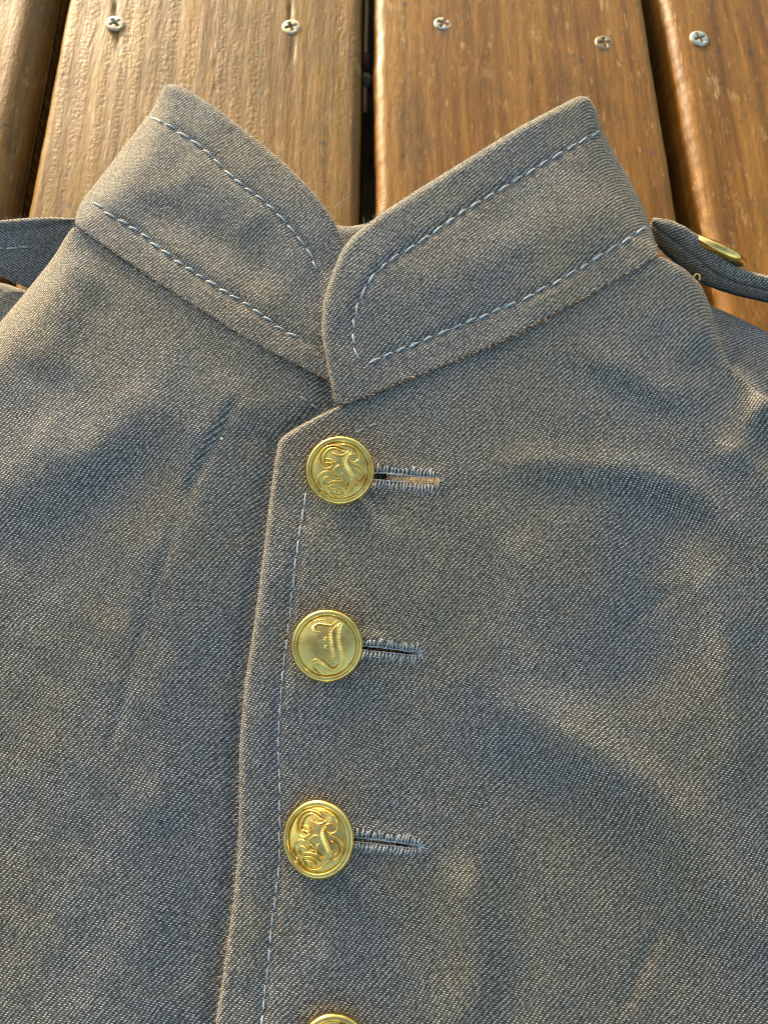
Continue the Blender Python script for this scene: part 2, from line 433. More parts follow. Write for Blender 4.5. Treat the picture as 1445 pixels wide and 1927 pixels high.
class Panel:
    """a piece of cloth: outline (px, py, edge radius in px), height in mm over the deck, rounded edges, underside"""
    def __init__(s, name, outline, hfun, rot=0.0, grid=7.0, holes=(), parent=jacket, mat=CLOTH, fuzz=1.0, label=None, flip=1, zs=(.35, -.25)):
        s.hfun = hfun; s.flip = flip; s.zs = zs
        B = []
        o = list(outline) + [outline[0]]
        for a, b in zip(o[:-1], o[1:]):
            n = max(1, int(math.hypot(b[0] - a[0], b[1] - a[1]) / 6.5))
            for k in range(n):
                t = k / n; B.append([a[q] + (b[q] - a[q]) * t for q in range(3)])
        B = np.array(B)
        # soften the polygon's corners a little
        for _ in range(2): B[:, :2] = .5 * B[:, :2] + .25 * (np.roll(B[:, :2], 1, 0) + np.roll(B[:, :2], -1, 0))
        area = .5 * np.sum(B[:, 0] * np.roll(B[:, 1], -1) - np.roll(B[:, 0], -1) * B[:, 1])
        if area < 0: B = B[::-1].copy()
        s.B = B
        s.holes = [np.asarray(h, float) for h in holes]
        s.rot = rot
        T = np.roll(B[:, :2], -1, 0) - np.roll(B[:, :2], 1, 0); T /= np.linalg.norm(T, axis=1)[:, None] + 1e-9
        Nin = np.stack([-T[:, 1], T[:, 0]], 1); s.Nin = Nin
        pts = [B[:, :2]]; nb = len(B)
        for f in (.06, .2, .42, .7, 1.0):
            d = np.maximum(B[:, 2] * f, 1.0 + 2.0 * f)
            q = B[:, :2] + Nin * d[:, None]
            ok = (s.dist(q) > d * .93) & in_poly(q, B[:, :2])
            pts.append(q[ok])
        x0, y0 = B[:, 0].min(), B[:, 1].min(); x1, y1 = B[:, 0].max(), B[:, 1].max()
        gx, gy = np.meshgrid(np.arange(x0, x1, grid), np.arange(y0, y1, grid * .9))
        gx[::2] += grid * .5
        g = np.stack([gx.ravel(), gy.ravel()], 1); g = g[in_poly(g, B[:, :2])]
        d, r = s.dist(g, True); g = g[d > np.minimum(r * 1.1, grid * 1.2) + 1.5]
        for h in s.holes:
            dh, _ = seg_dist(g, h, np.roll(h, -1, 0)); g = g[(dh.min(1) > 4) & ~in_poly(g, h)]
        pts.append(g)
        edges = [(i, (i + 1) % nb) for i in range(nb)]
        hidx = []
        n0 = sum(len(p) for p in pts)
        for h in s.holes:
            pts.append(h); hidx.append(np.arange(n0, n0 + len(h)))
            edges += [(n0 + i, n0 + (i + 1) % len(h)) for i in range(len(h))]; n0 += len(h)
        A = np.vstack(pts)
        vv, _, ff, ov, _, _ = delaunay_2d_cdt([Vector(p) for p in A.tolist()], edges, [], 0, 1e-4)
        Q = np.array([v[:] for v in vv]); F = np.array([f for f in ff if len(f) == 3])
        cen = Q[F].mean(1); keep = in_poly(cen, B[:, :2])
        for h in s.holes: keep &= ~in_poly(cen, h)
        F = F[keep]
        a = Q[F]; cr = (a[:, 1, 0] - a[:, 0, 0]) * (a[:, 2, 1] - a[:, 0, 1]) - (a[:, 1, 1] - a[:, 0, 1]) * (a[:, 2, 0] - a[:, 0, 0])
        F[cr > 0] = F[cr > 0][:, ::-1]                       # pixel y runs down: make faces look up
        V = unproj(Q[:, 0], Q[:, 1], s.z(Q[:, 0], Q[:, 1]) * .001)
        inv = {}
        for k, l in enumerate(ov):
            for q in l: inv[q] = k
        extraV = []; extraF = []; nV = len(V)
        loops = [(np.array([inv[i] for i in range(nb)]), Nin, B[:, 2], False)]
        for h, hi in zip(s.holes, hidx):
            Th = np.roll(h, -1, 0) - np.roll(h, 1, 0); Th /= np.linalg.norm(Th, axis=1)[:, None]
            ar = .5 * np.sum(h[:, 0] * np.roll(h[:, 1], -1) - np.roll(h[:, 0], -1) * h[:, 1])
            Nh = np.stack([Th[:, 1], -Th[:, 0]], 1) * (1 if ar > 0 else -1)
            loops.append((np.array([inv[i] for i in hi]), Nh, np.full(len(h), 6.0), ar > 0))
        for L, Nn, rr, flip in loops:
            zb = V[L][:, 2]; prev = L; m = len(L)
            for al in (.35, .8, 1.2, 1.57):
                off = rr * (1 - math.cos(al)); dz = rr * PXM * math.sin(al)
                p = Q[L] + Nn * off[:, None]
                w_ = unproj(p[:, 0], p[:, 1], zb - dz)
                w_[:, :2] = unproj(p[:, 0], p[:, 1], zb)[:, :2]       # tuck straight down, not along the sight
                w_[:, 2] = np.maximum(w_[:, 2], .0004)
                cur = np.arange(nV + len(extraV), nV + len(extraV) + m); extraV += w_.tolist()
                for i in range(m):
                    j = (i + 1) % m
                    f = (prev[i], prev[j], cur[j]), (prev[i], cur[j], cur[i])
                    extraF += [t[::-1] if flip else t for t in f]
                prev = cur
        V = np.vstack([V, np.array(extraV)]); F = np.vstack([F, np.array(extraF)])
        s.me = mesh_np(name, V, F, s.uv(V))
        s.o = link(name, s.me, parent, mat)
        if label: s.o['label'] = label
        s.fz = fuzz; s.bvh = BVHTree.FromPolygons(V.tolist(), F.tolist())
    def dist(s, P, rad=False):
        A, Bb = s.B[:, :2], np.roll(s.B[:, :2], -1, 0); out = np.empty(len(P)); rr = np.empty(len(P))
        for i in range(0, len(P), 6000):
            d, t = seg_dist(P[i:i + 6000], A, Bb); k = d.argmin(1); out[i:i + 6000] = d.min(1); rr[i:i + 6000] = s.B[k, 2]
        return (out, rr) if rad else out
    def drop(s, P):
        A, Bb = s.B[:, :2], np.roll(s.B[:, :2], -1, 0); r0 = s.B[:, 2]; r1 = np.roll(r0, -1); out = np.zeros(len(P))
        for i in range(0, len(P), 6000):
            d, t = seg_dist(P[i:i + 6000], A, Bb)
            r = r0[None] + (r1 - r0)[None] * t
            q = np.clip(r - d, 0, None); out[i:i + 6000] = (r - np.sqrt(np.maximum(r * r - q * q, 0))).max(1)
        return out
    def z(s, x, y):                                           # mm
        x = np.asarray(x, float); y = np.asarray(y, float)
        P = np.stack([x.ravel(), y.ravel()], 1)
        h = s.hfun(P[:, 0], P[:, 1]) - s.drop(P) * PXM * 1000
        for hl in s.holes:
            d, _ = seg_dist(P, hl, np.roll(hl, -1, 0)); d = d.min(1)
            h = h - .5 * np.clip(1 - d / 7.0, 0, 1) ** 2 + .35 * np.exp(-((d - 14) / 11) ** 2)
        return np.maximum(h, .8).reshape(x.shape)
    def uv(s, V):
        # follow the slope so the weave is not stretched over steep places
        c, q = math.cos(s.rot), math.sin(s.rot)
        zz = V[:, 2]; x = V[:, 0]; y = V[:, 1]
        return np.stack([(x * c + y * q) * s.flip + s.zs[0] * zz, -x * q + y * c + s.zs[1] * zz], 1)
    def hit(s, x, y):
        o = Vector((0, 0, CAM_H)); loc, n, _, _ = s.bvh.ray_cast(o, (P3(x, y, 0) - o).normalized())
        if loc is None:
            z = float(s.z(np.array([x]), np.array([y]))[0]); return P3(x, y, z * .001), Vector((0, 0, 1))
        return loc, (n if n.z > 0 else -n)
    def at(s, x, y, up=0.0):
        p, n = s.hit(x, y); return p + Vector((0, 0, up))
    def normal(s, x, y):
        n = Vector((0, 0, 0))
        for a, b in ((0, 0), (5, 0), (-5, 0), (0, 5), (0, -5)): n += s.hit(x + a, y + b)[1]
        return n.normalized()

# ---- stitch rows (photo sights)
ST_R_TOP = [(1131, 246), (1051, 291), (961, 346), (875, 396), (803, 446), (747, 482), (708, 514), (680, 555), (668, 589), (665, 635), (670, 668), (679, 685)]
ST_R_BOT = [(688, 685), (742, 664), (810, 635), (921, 589), (996, 557), (1071, 517), (1151, 467), (1217, 426)]
ST_L_TOP = [(284, 219), (339, 249), (388, 284), (438, 334), (483, 369), (523, 403), (558, 443), (588, 488), (603, 538)]
ST_L_BOT = [(174, 378), (214, 408), (264, 438), (309, 473), (359, 508), (413, 543), (468, 574), (523, 614), (580, 645)]
ST_PL = [(577, 925), (569, 978), (560, 1030), (554, 1085), (548, 1137), (543, 1187), (535, 1243), (529, 1300), (525, 1360), (524, 1412), (526, 1475), (527, 1574), (524, 1643), (515, 1711), (505, 1805), (493, 1917), (486, 1960)]

# ---- front halves
SEAM_R = [(632, 767), (690, 746), (820, 694), (956, 637), (1100, 560), (1190, 510), (1240, 480)]
SEAM_L = [(140, 424), (220, 479), (299, 534), (379, 584), (449, 629), (523, 669), (598, 706), (655, 733)]
def h_right(x, y):
    h = base_h(x, y) + .4 + .22 * wob(x, y, 95, 1) + .18 * wob(x, y, 38, 2)
    h = h - 1.15 * step_field(x, y, [(860, 905), (1050, 900), (1200, 915), (1300, 958), (1380, 1035), (1425, 1120), (1440, 1230)], 30)
    h = h - .5 * line_field(x, y, [(1290, 965), (1345, 1005), (1400, 1085)], 26)
    h = h + 3.0 * line_field(x, y, [(1260, 1010), (1330, 1080), (1372, 1200), (1390, 1340), (1440, 1500)], 62)
    h = h - 2.4 * line_field(x, y, [(1215, 900), (1225, 1080), (1215, 1220), (1180, 1370)], 78)
    h = h - .45 * line_field(x, y, [(1150, 1200), (1215, 1150), (1285, 1100)], 16)
    h = h + .7 * line_field(x, y, [(950, 980), (1010, 1120), (1010, 1300)], 60)
    h = h - 3.6 * step_field(x, y, [(870, 1300), (1000, 1400), (1130, 1500), (1250, 1600), (1350, 1740), (1440, 1880), (1500, 1990)], 62)
    h = h + 1.8 * step_field(x, y, [(900, 1560), (922, 1680), (930, 1800), (925, 2000)], 40)
    h = h - .9 * line_field(x, y, [(1260, 1730), (1215, 1800), (1165, 1920)], 15)
    h = h - .8 * step_field(x, y, [(1040, 640), (1110, 690), (1180, 725), (1250, 765), (1320, 790)], 24)
    h = h - 3.2 * line_field(x, y, [(1290, 640), (1360, 700), (1400, 800), (1500, 860)], 42)
    h = h + 2.5 * line_field(x, y, [(1370, 900), (1410, 800), (1480, 730), (1560, 700)], 36)
    h = h - 1.6 * line_field(x, y, [(1425, 1140), (1420, 1280), (1432, 1420), (1430, 1520)], 28)
    h = h - .3 * line_field(x, y, [(690, 1330), (760, 1400), (830, 1560), (850, 1700)], 60)
    h = h + .3 * line_field(x, y, [(720, 960), (790, 1060), (860, 1180)], 60)
    # placket: puffed edge, pulled-in stitch line
    h = h - .55 * line_field(x, y, [(600, 880)] + ST_PL + [(470, 2100)], 9) + .25 * line_field(x, y, [(540, 900), (505, 1150), (485, 1400), (485, 1600), (455, 1900)], 22)
    # cloth squeezed under the buttons
    for bx, by in ((640, 885), (615, 1215), (598, 1579), (627, 1987)):
        h = h - .9 * np.exp(-(((x - bx) / 62) ** 2 + ((y - by) / 62) ** 2))
    return h
def slit(x0, y0, x1, y1, wd):
    p = []
    n = 16
    for k in range(n + 1):
        t = k / n; p.append((x0 + (x1 - x0) * t, y0 + (y1 - y0) * t - wd * (.55 + .45 * math.sin(math.pi * min(1, t * 1.1))) * (1 if t < .93 else .45) + 1.2 * math.sin(9 * t)))
    for k in range(n, -1, -1):
        t = k / n; p.append((x0 + (x1 - x0) * t, y0 + (y1 - y0) * t + wd * (.55 + .45 * math.sin(math.pi * min(1, t * 1.1))) * (1 if t < .93 else .45) + 1.0 * math.sin(7 * t + 1)))
    return p
SLITS = [(660, 893, 822, 906, 8.5), (640, 1215, 790, 1231, 5.0), (625, 1574, 790, 1594, 5.2)]
OUT_R = [(x, y, 5) for x, y in SEAM_R] + [(1285, 503, 30), (1318, 535, 55), (1336, 575, 60), (1349, 632, 45), (1375, 690, 12), (1425, 738, 8), (1500, 780, 8), (1640, 850, 10),
    (1720, 1000, 10), (1720, 2150, 10), (388, 2150, 11), (396, 2010, 11), (406, 1927, 12), (416, 1860, 12), (429, 1770, 12), (441, 1680, 12), (448, 1600, 12), (451, 1500, 12), (451, 1400, 12), (460, 1290, 12),
    (478, 1180, 12), (495, 1050, 12), (509, 930, 12), (518, 865, 11), (526, 826, 9), (560, 803, 8), (600, 782, 7)]
front_r = Panel('front_panel', OUT_R, h_right, rot=R_(4), grid=6.5, holes=[slit(*a) for a in SLITS], label='buttoned front of the jacket with worked buttonholes')

def h_left(x, y):
    px_edge = np.interp(y, [760, 826, 930, 1290, 1600, 1927, 2150], [620, 526, 509, 460, 448, 406, 388])
    near = np.clip(1 - (px_edge - x) / 42, 0, 1.0); near = near * near * (3 - 2 * near); wide = np.clip(1 - (px_edge - x) / 170, 0, 1.0); wide = wide * wide * (3 - 2 * wide)
    h = base_h(x, y) - .4 - 2.6 * wide - 1.0 * near + .2 * wob(x, y, 100, 4) + .15 * wob(x, y, 36, 5)
    h = h + 1.1 * step_field(x, y, [(380, 760), (250, 850), (120, 930), (-60, 1040)], 60)
    h = h - .85 * line_field(x, y, [(455, 735), (415, 812), (368, 895), (345, 970)], 10)
    h = h - .3 * line_field(x, y, [(348, 930), (300, 1080), (262, 1210), (222, 1350), (190, 1470)], 9)
    h = h + .4 * line_field(x, y, [(300, 960), (255, 1100), (215, 1240)], 40)
    h = h + 1.0 * line_field(x, y, [(180, 470), (110, 600), (60, 720)], 50)
    h = h - .4 * line_field(x, y, [(330, 580), (450, 680), (560, 740)], 40)
    h = h + .7 * line_field(x, y, [(60, 800), (150, 850), (210, 830)], 50)
    h = h - 1.0 * line_field(x, y, [(300, 1500), (340, 1650), (350, 1900)], 60)
    h = h - 2.0 * np.clip((250 - x) / 350, 0, 1) ** 2 * np.clip((850 - y) / 400, 0, 1)
    return h
OUT_L = [(x, y, 5) for x, y in SEAM_L] + [(700, 790, 6), (730, 860, 6), (720, 1000, 6), (690, 1300, 6), (670, 1600, 6), (640, 1927, 6), (620, 2150, 8), (-320, 2150, 10), (-320, 1000, 30), (-160, 770, 60), (-30, 640, 60), (8, 598, 60), (47, 552, 58), (89, 500, 55), (108, 474, 45), (123, 447, 25)]
front_l = Panel('front_panel', OUT_L, h_left, rot=R_(5), grid=7, label='plain underlapping front of the jacket')

# ---- collar
def quad_fit(pts):
    p = np.array(pts, float); X = (p[:, 0] - 650) / 500; Y = (p[:, 1] - 450) / 400
    A = np.stack([np.ones_like(X), X, Y, X * Y, X * X], 1)
    k = np.linalg.lstsq(A, p[:, 2], rcond=None)[0]
    return lambda x, y: k[0] + k[1] * (x - 650) / 500 + k[2] * (y - 450) / 400 + k[3] * (x - 650) / 500 * (y - 450) / 400 + k[4] * ((x - 650) / 500) ** 2
_b = lambda x, y, d: (x, y, float(base_h(np.array(float(x)), np.array(float(y)))) + d)
_cr = quad_fit([_b(632, 766, 1.6), _b(820, 694, 1.6), _b(956, 637, 1.5), _b(1100, 560, 1.4), _b(1240, 480, 1.2), (640, 450, 46.5), (1100, 190, 46.0), (900, 290, 47.5), (760, 380, 47.5), (620, 600, 43.5)])
def h_col_r(x, y):
    h = _cr(x, y) + .3 * wob(x, y, 70, 7) + .12 * wob(x, y, 30, 8)
    h = h - .5 * line_field(x, y, [(1160, 232)] + ST_R_TOP[1:] + [(700, 700)], 8) - .5 * line_field(x, y, [(650, 700)] + ST_R_BOT[1:] + [(1260, 405)], 8)
    return h + .9 * line_field(x, y, [(760, 590), (900, 490), (1040, 430), (1160, 380)], 60)
OUT_CR = [(632, 766, 4), (618, 699, 10), (605, 629, 12), (608, 569, 12), (623, 519, 12), (643, 470, 12), (663, 445, 12), (712, 405, 12), (790, 354, 12), (865, 308, 12), (981, 236, 12), (1060, 195, 13), (1091, 179, 14), (1108, 182, 16),
    (1121, 206, 34), (1136, 251, 52), (1166, 306, 62), (1197, 361, 60), (1212, 396, 55), (1222, 426, 45), (1238, 470, 20)] + [(x, y, 4) for x, y in SEAM_R[::-1][0:-1]]
_cl = quad_fit([_b(140, 424, .2), _b(220, 479, .5), _b(299, 534, .3), _b(449, 629, 0), _b(598, 706, -1.2), (640, 450, 43.0), (533, 304, 46.0), (408, 204, 47.5), (309, 160, 47.0), (200, 320, 44.0), (700, 600, 39.0)])
def h_col_l(x, y):
    h = _cl(x, y) + .3 * wob(x, y, 70, 10) + .12 * wob(x, y, 30, 11)
    h = h - .5 * line_field(x, y, [(255, 195)] + ST_L_TOP[1:] + [(606, 600)], 8) - .5 * line_field(x, y, [(140, 350)] + ST_L_BOT[1:] + [(640, 680)], 8)
    return h - .9 * line_field(x, y, [(200, 400), (330, 420), (430, 470), (520, 570)], 45) + .8 * line_field(x, y, [(330, 300), (420, 370), (500, 450)], 45)
OUT_CL = [(x, y, 4) for x, y in SEAM_L[:-1]] + [(640, 722, 5), (690, 640, 8), (690, 520, 10), (660, 480, 12), (642, 448, 12), (632, 423, 12), (617, 398, 12), (588, 359, 12), (533, 304, 12), (473, 254, 12), (408, 204, 13), (349, 165, 14), (322, 157, 15), (309, 160, 18),
    (289, 204, 45), (239, 269, 62), (189, 334, 60), (154, 378, 45), (142, 408, 22)]
collar_l = Panel('collar', OUT_CL, h_col_l, rot=R_(3), grid=6, label='underlapping end of the standing collar')
collar_r = Panel('collar', OUT_CR, h_col_r, rot=R_(6), grid=6, label='overlapping end of the standing collar')
def h_back(x, y): return 32 - 10 * ((x - 655) / 520) ** 2 - .008 * (y - 425)
collar_b = Panel('collar', [(215, 390, 10), (330, 275, 12), (450, 335, 12), (560, 395, 12), (620, 421, 12), (655, 427, 12), (700, 419, 12), (760, 392, 12), (900, 320, 12), (1080, 240, 12), (1170, 400, 12), (1150, 470, 10), (655, 690, 8), (220, 440, 10)], h_back, rot=R_(3), grid=9, label='back of the standing collar seen inside the neck opening')
back = Panel('back_panel', [(200, 470, 8), (655, 600, 8), (1180, 520, 8), (1270, 640, 8), (1320, 800, 8), (1750, 1000, 8), (1750, 2200, 8), (-350, 2200, 8), (-350, 1100, 8), (60, 700, 8)], lambda x, y: 3.5 + 0 * x, grid=40)

# ---- sleeves showing beyond the shoulders
def h_sl_r(x, y):
    top = np.interp(x, [1320, 1345, 1395, 1445, 1560, 1700], [565, 580, 603, 627, 690, 770])
    return 17 + .030 * (y - top) + .5 * wob(x, y, 60, 13) - 3.0 * line_field(x, y, [(1330, 660), (1400, 760), (1500, 820)], 60)
sleeve_r = Panel('sleeve', [(1300, 560, 12), (1345, 578, 22), (1395, 601, 24), (1445, 625, 26), (1560, 688, 26), (1720, 780, 20), (1720, 1010, 10), (1450, 900, 10), (1320, 760, 10)], h_sl_r, rot=R_(-14), grid=7, label='sleeve head beyond the buttoned front')
def h_sl_l(x, y): return 11 + .02 * (y - 540) + .4 * wob(x, y, 50, 14)
sleeve_l = Panel('sleeve', [(-300, 560, 14), (-100, 536, 14), (0, 531, 14), (22, 537, 14), (50, 548, 14), (100, 560, 10), (70, 660, 10), (-60, 760, 10), (-300, 930, 10)], h_sl_l, rot=R_(-20), grid=7, label='sleeve head beside the plain front')

# ---- shoulder straps
def h_strap_l(x, y):
    lip = np.interp(x, [-150, 0, 60, 100, 150], [437, 433, 430, 424, 418])
    d = y - lip
    return 21.5 - .004 * (x - 60) - np.where(d > 0, d * .085, -d * -.10) - .9 * np.exp(-(d / 3.5) ** 2) + .25 * wob(x, y, 45, 15)
strap_l = Panel('shoulder_strap', [(-200, 432, 8), (-60, 419, 8), (0, 415, 8), (40, 411, 8), (97, 408, 8), (150, 412, 8), (170, 440, 6), (120, 520, 6), (60, 545, 6), (25, 530, 7), (0, 519, 8), (-60, 505, 8), (-200, 500, 8)], h_strap_l, rot=R_(4), grid=5, flip=-1, zs=(0, .9), label='shoulder strap by the plain front')

def sweep(name, path, dirs, ups, sec, uvs=1.0, parent=jacket, mat=CLOTH, cap=True):
    """closed section swept along a path; dirs/ups give the section's two axes at each station"""
    V = []; UV = []; F = []; m = len(sec)
    s = 0.0
    for i, p in enumerate(path):
        if i: s += (path[i] - path[i - 1]).length
        l = 0.0
        for k, (a, b) in enumerate(sec):
            if k: l += math.hypot(a - sec[k - 1][0], b - sec[k - 1][1])
            V.append(p + dirs[i] * a + ups[i] * b); UV.append((s, l))
    n = len(path)
    for i in range(n - 1):
        for k in range(m):
            F.append((i * m + k, i * m + (k + 1) % m, (i + 1) * m + (k + 1) % m, (i + 1) * m + k))
    if cap: F.append(tuple(range(m))[::-1]); F.append(tuple((n - 1) * m + k for k in range(m)))
    me = mesh_np(name, [tuple(v) for v in V], F, UV)
    return link(name, me, parent, mat)
# right strap: seen on its edge, two layers with a groove between, its face turned away over the shoulder
sp = spline([(1222, 418, 26, 4.4), (1240, 433, 26.5, 8.4), (1270, 454, 26.5, 10.6), (1310, 485, 25.5, 11.0), (1345, 513, 24, 10.0), (1390, 533, 22.5, 8.6), (1445, 547, 22, 8.2), (1530, 572, 21, 7.6), (1680, 608, 19, 7.6)], 7)
path = [P3(a, b, z * .001) for a, b, z, t in sp]
dirs, ups = [], []
for i, p in enumerate(path):
    v = (p - Vector((0, 0, CAM_H))).normalized()                 # away along the lie of the shoulder
    tg = (path[min(i + 1, len(path) - 1)] - path[max(i - 1, 0)]).normalized()
    wdir = Vector((.34, .62, -.72)); wdir = (wdir - tg * wdir.dot(tg)).normalized()
    dirs.append(wdir); ups.append(tg.cross(wdir).normalized())
if ups[5].y < 0: ups = [-u for u in ups]
def strap_sec(t):
    h = t / 2000.0; W = .012; g = .0007
    top = [(-.0000 + .0012 * (1 - math.sin(a)), h * .52 + h * .48 * -math.cos(a)) for a in np.linspace(0, math.pi, 9)][0:9]
    s = []
    for a in np.linspace(-math.pi / 2, math.pi / 2, 9): s.append((.0016 - .0016 * math.cos(a), -h * .5 + h * .5 * math.sin(a)))
    s[-1] = (.0017, -.00002)
    s.append((.0018, .00004))
    for a in np.linspace(-math.pi / 2, math.pi / 2, 9)[1:]: s.append((.0014 - .0016 * math.cos(a), h * .5 + h * .5 * math.sin(a)))
    s = [(a_ + .0055 * max(0, -b_ / h) ** 1.4, b_) for a_, b_ in s]
    s += [(W * f, h) for f in (.2, .4, .6, .8)] + [(W, h * .6), (W, -h * .6)] + [(W * f, -h) for f in (.8, .6, .4, .3)]
    return s
V = []; UV = []; F = []; acc = 0
for i, p in enumerate(path):
    sec = strap_sec(sp[i, 3] * (1 + .015 * math.sin(i * 1.7))); m = len(sec)
    if i: acc += (path[i] - path[i - 1]).length
    l = 0
    for k, (a, b) in enumerate(sec):
        if k: l += math.hypot(a - sec[k - 1][0], b - sec[k - 1][1])
        V.append(tuple(p + dirs[i] * a + ups[i] * b)); UV.append((acc * .9 + l * .4, l - acc * .4))
for i in range(len(path) - 1):
    for k in range(m): F.append((i * m + k, (i + 1) * m + k, (i + 1) * m + (k + 1) % m, i * m + (k + 1) % m))
F.append(tuple(range(m))); F.append(tuple((len(path) - 1) * m + k for k in range(m))[::-1])
me = mesh_np('shoulder_strap', V, F, UV)
strap_r = link('shoulder_strap', me, jacket, CLOTH); strap_r['label'] = 'shoulder strap with a gilt button, seen on its edge'

# ------------------------------------------------------------------ stitches
def tube(pts, rad, sides=6):
    V = []; F = []; n = len(pts)
    for i, p in enumerate(pts):
        t = (pts[min(i + 1, n - 1)] - pts[max(i - 1, 0)]).normalized()
        a = t.cross(Vector((.13, .2, 1))).normalized(); b = t.cross(a)
        r = rad[i] if hasattr(rad, '__len__') else rad
        for k in range(sides):
            q = 2 * math.pi * k / sides; V.append(tuple(p + a * (r * math.cos(q)) + b * (r * math.sin(q))))
    for i in range(n - 1):
        for k in range(sides): F.append((i * sides + k, i * sides + (k + 1) % sides, (i + 1) * sides + (k + 1) % sides, (i + 1) * sides + k))
    F.append(tuple(range(sides))[::-1]); F.append(tuple((n - 1) * sides + k for k in range(sides)))
    return V, F
_v, _f = tube([Vector((x, 0, .00036 * (1 - (2 * abs(x)) ** 2.4) - .00018)) for x in np.linspace(-.5, .5, 9)], [.00016, .00026, .00031, .00033, .00033, .00033, .00031, .00026, .00016])
STM = mesh_np('stitch', _v, _f)
def stitch_row(panel, pts, pitch=27.0, frac=.80, wide=1.0, tilt=0.0):
    p = spline(pts, 1.5); s = np.concatenate([[0], np.cumsum(np.hypot(*np.diff(p, axis=0).T))])
    q = random.random() * 3
    while q + pitch * frac < s[-1]:
        pi = pitch * random.uniform(.86, 1.14); ln = pi * frac * random.uniform(.85, 1.05)
        a = np.array([np.interp(q, s, p[:, k]) for k in (0, 1)]); b = np.array([np.interp(q + ln, s, p[:, k]) for k in (0, 1)])
        j = np.array([random.uniform(-1.3, 1.3), random.uniform(-1.3, 1.3)]); t = (b - a); nn = np.array([-t[1], t[0]]) / (np.linalg.norm(t) + 1e-9)
        a = a + j + nn * tilt; b = b + j - nn * tilt
        A, B_ = panel.at(*a), panel.at(*b); mid = (a + b) / 2; nrm = panel.normal(*mid)
        M = panel.at(*mid)
        x = B_ - A; L = x.length; x.normalize(); nrm = (nrm - x * nrm.dot(x)).normalized(); y = nrm.cross(x)
        o = link('stitch', STM, panel.o, THREAD)
        wv = wide * random.uniform(.9, 1.15); pos = (A + B_) * .25 + M * .5 + nrm * .00009
        o.matrix_local = Matrix(((x.x * L, y.x * wv, nrm.x * wv, pos.x), (x.y * L, y.y * wv, nrm.y * wv, pos.y), (x.z * L, y.z * wv, nrm.z * wv, pos.z), (0, 0, 0, 1)))
        q += pi
stitch_row(collar_r, ST_R_TOP, 31, .80, tilt=1.6)
stitch_row(collar_r, ST_R_BOT, 30, .80, tilt=1.4)
stitch_row(collar_l, ST_L_TOP, 27, .82, .9, tilt=1.0)
stitch_row(collar_l, ST_L_BOT, 26, .80, .95, tilt=1.6)
stitch_row(front_r, ST_PL, 31, .80, .72, tilt=.8)
stitch_row(front_r, [(706, 796), (660, 822)], 24, .7, .6)
stitch_row(front_l, [(566, 746), (607, 776)], 20, .85, .8)
stitch_row(strap_l, [(-60, 466), (0, 468), (30, 466), (68, 466)], 22, .85, .75)

# ------------------------------------------------------------------ buttonholes
for (x0, y0, x1, y1, wd), bx in zip(SLITS, (705, 684, 668)):
    L = math.hypot(x1 - x0, y1 - y0); ux, uy = (x1 - x0) / L, (y1 - y0) / L; nx_, ny_ = -uy, ux
    hole = slit(x0, y0, x1, y1, wd)
    path = [front_r.at(px, py, .0001) for px, py in hole]
    v, f = tube(path + [path[0]], .00013, 6)
    bh = link('buttonhole', mesh_np('buttonhole', v, f), jacket, HOLE_THREAD)
    def one(pts, r=.00017):
        v, f = tube(pts, r, 5); return link('stitch', mesh_np('stitch', v, f), bh, HOLE_THREAD)
    for sd in (-1, 1):
        t = bx + 4 - x0
        while t < L - 3:
            cxp, cyp = x0 + ux * t, y0 + uy * t
            l0 = wd * .8; l1 = wd + random.uniform(10, 18); sl = random.uniform(-4, 4) + (2 if sd < 0 else -2)
            a = (cxp + nx_ * sd * l0, cyp + ny_ * sd * l0); b = (cxp + nx_ * sd * (l0 + l1) / 2 + ux * sl * .3, cyp + ny_ * sd * (l0 + l1) / 2); c = (cxp + nx_ * sd * l1 + ux * sl, cyp + ny_ * sd * l1 + uy * sl)
            a0 = (a[0] - ux * random.uniform(5, 9), a[1] - uy * 6 + random.uniform(-1, 1))
            one([front_r.at(*a0, .0002), front_r.at(*a, .0003), front_r.at((a[0] + b[0]) / 2, (a[1] + b[1]) / 2, .00034), front_r.at(*b, .0003), front_r.at(*c, -.0001)], random.uniform(.00018, .00027))
            t += random.uniform(4.8, 8.5)
    for k in range(8):                                            # the fan at the blind end
        an = R_(-75 + k * 21 + random.uniform(-8, 8)); r0, r1 = 1, random.uniform(8, 15)
        q = lambda r: (x1 - 3 + (ux * math.cos(an) + nx_ * math.sin(an)) * r, y1 + (uy * math.cos(an) + ny_ * math.sin(an)) * r)
        one([front_r.at(*q(r0), .0003), front_r.at(*q((r0 + r1) / 2), .0003), front_r.at(*q(r1), -.0001)], random.uniform(.00015, .00022))
    if bx == 705:                                                 # pale tape showing in the first hole
        vs = []; fs = []
        for k in range(13):
            t = k / 12; cxp = 737 + (826 - 737) * t; cyp = y0 + (y1 - y0) * (cxp - x0) / (x1 - x0)
            z = float(front_r.z(np.array([cxp]), np.array([cyp - 12]))[0]) - .15 - .4 * (1 - t)
            for o_, dz in ((-10, -.3), (-5, .1), (0, .2), (5, .1), (10, -.3)): vs.append(unproj(cxp + (2 * dz if k else 0), cyp + o_, (z + dz) * .001).tolist())
        for k in range(12):
            for q in range(4): fs.append((k * 5 + q, k * 5 + 5 + q, k * 5 + 6 + q, k * 5 + 1 + q)[::-1])
        tv = np.array(vs); tp = link('tape', mesh_np('tape', tv, fs, np.stack([tv[:, 0] * .9 + tv[:, 1] * .4, tv[:, 1] * .9 - tv[:, 0] * .4], 1) * 1.0), bh, TAPE)

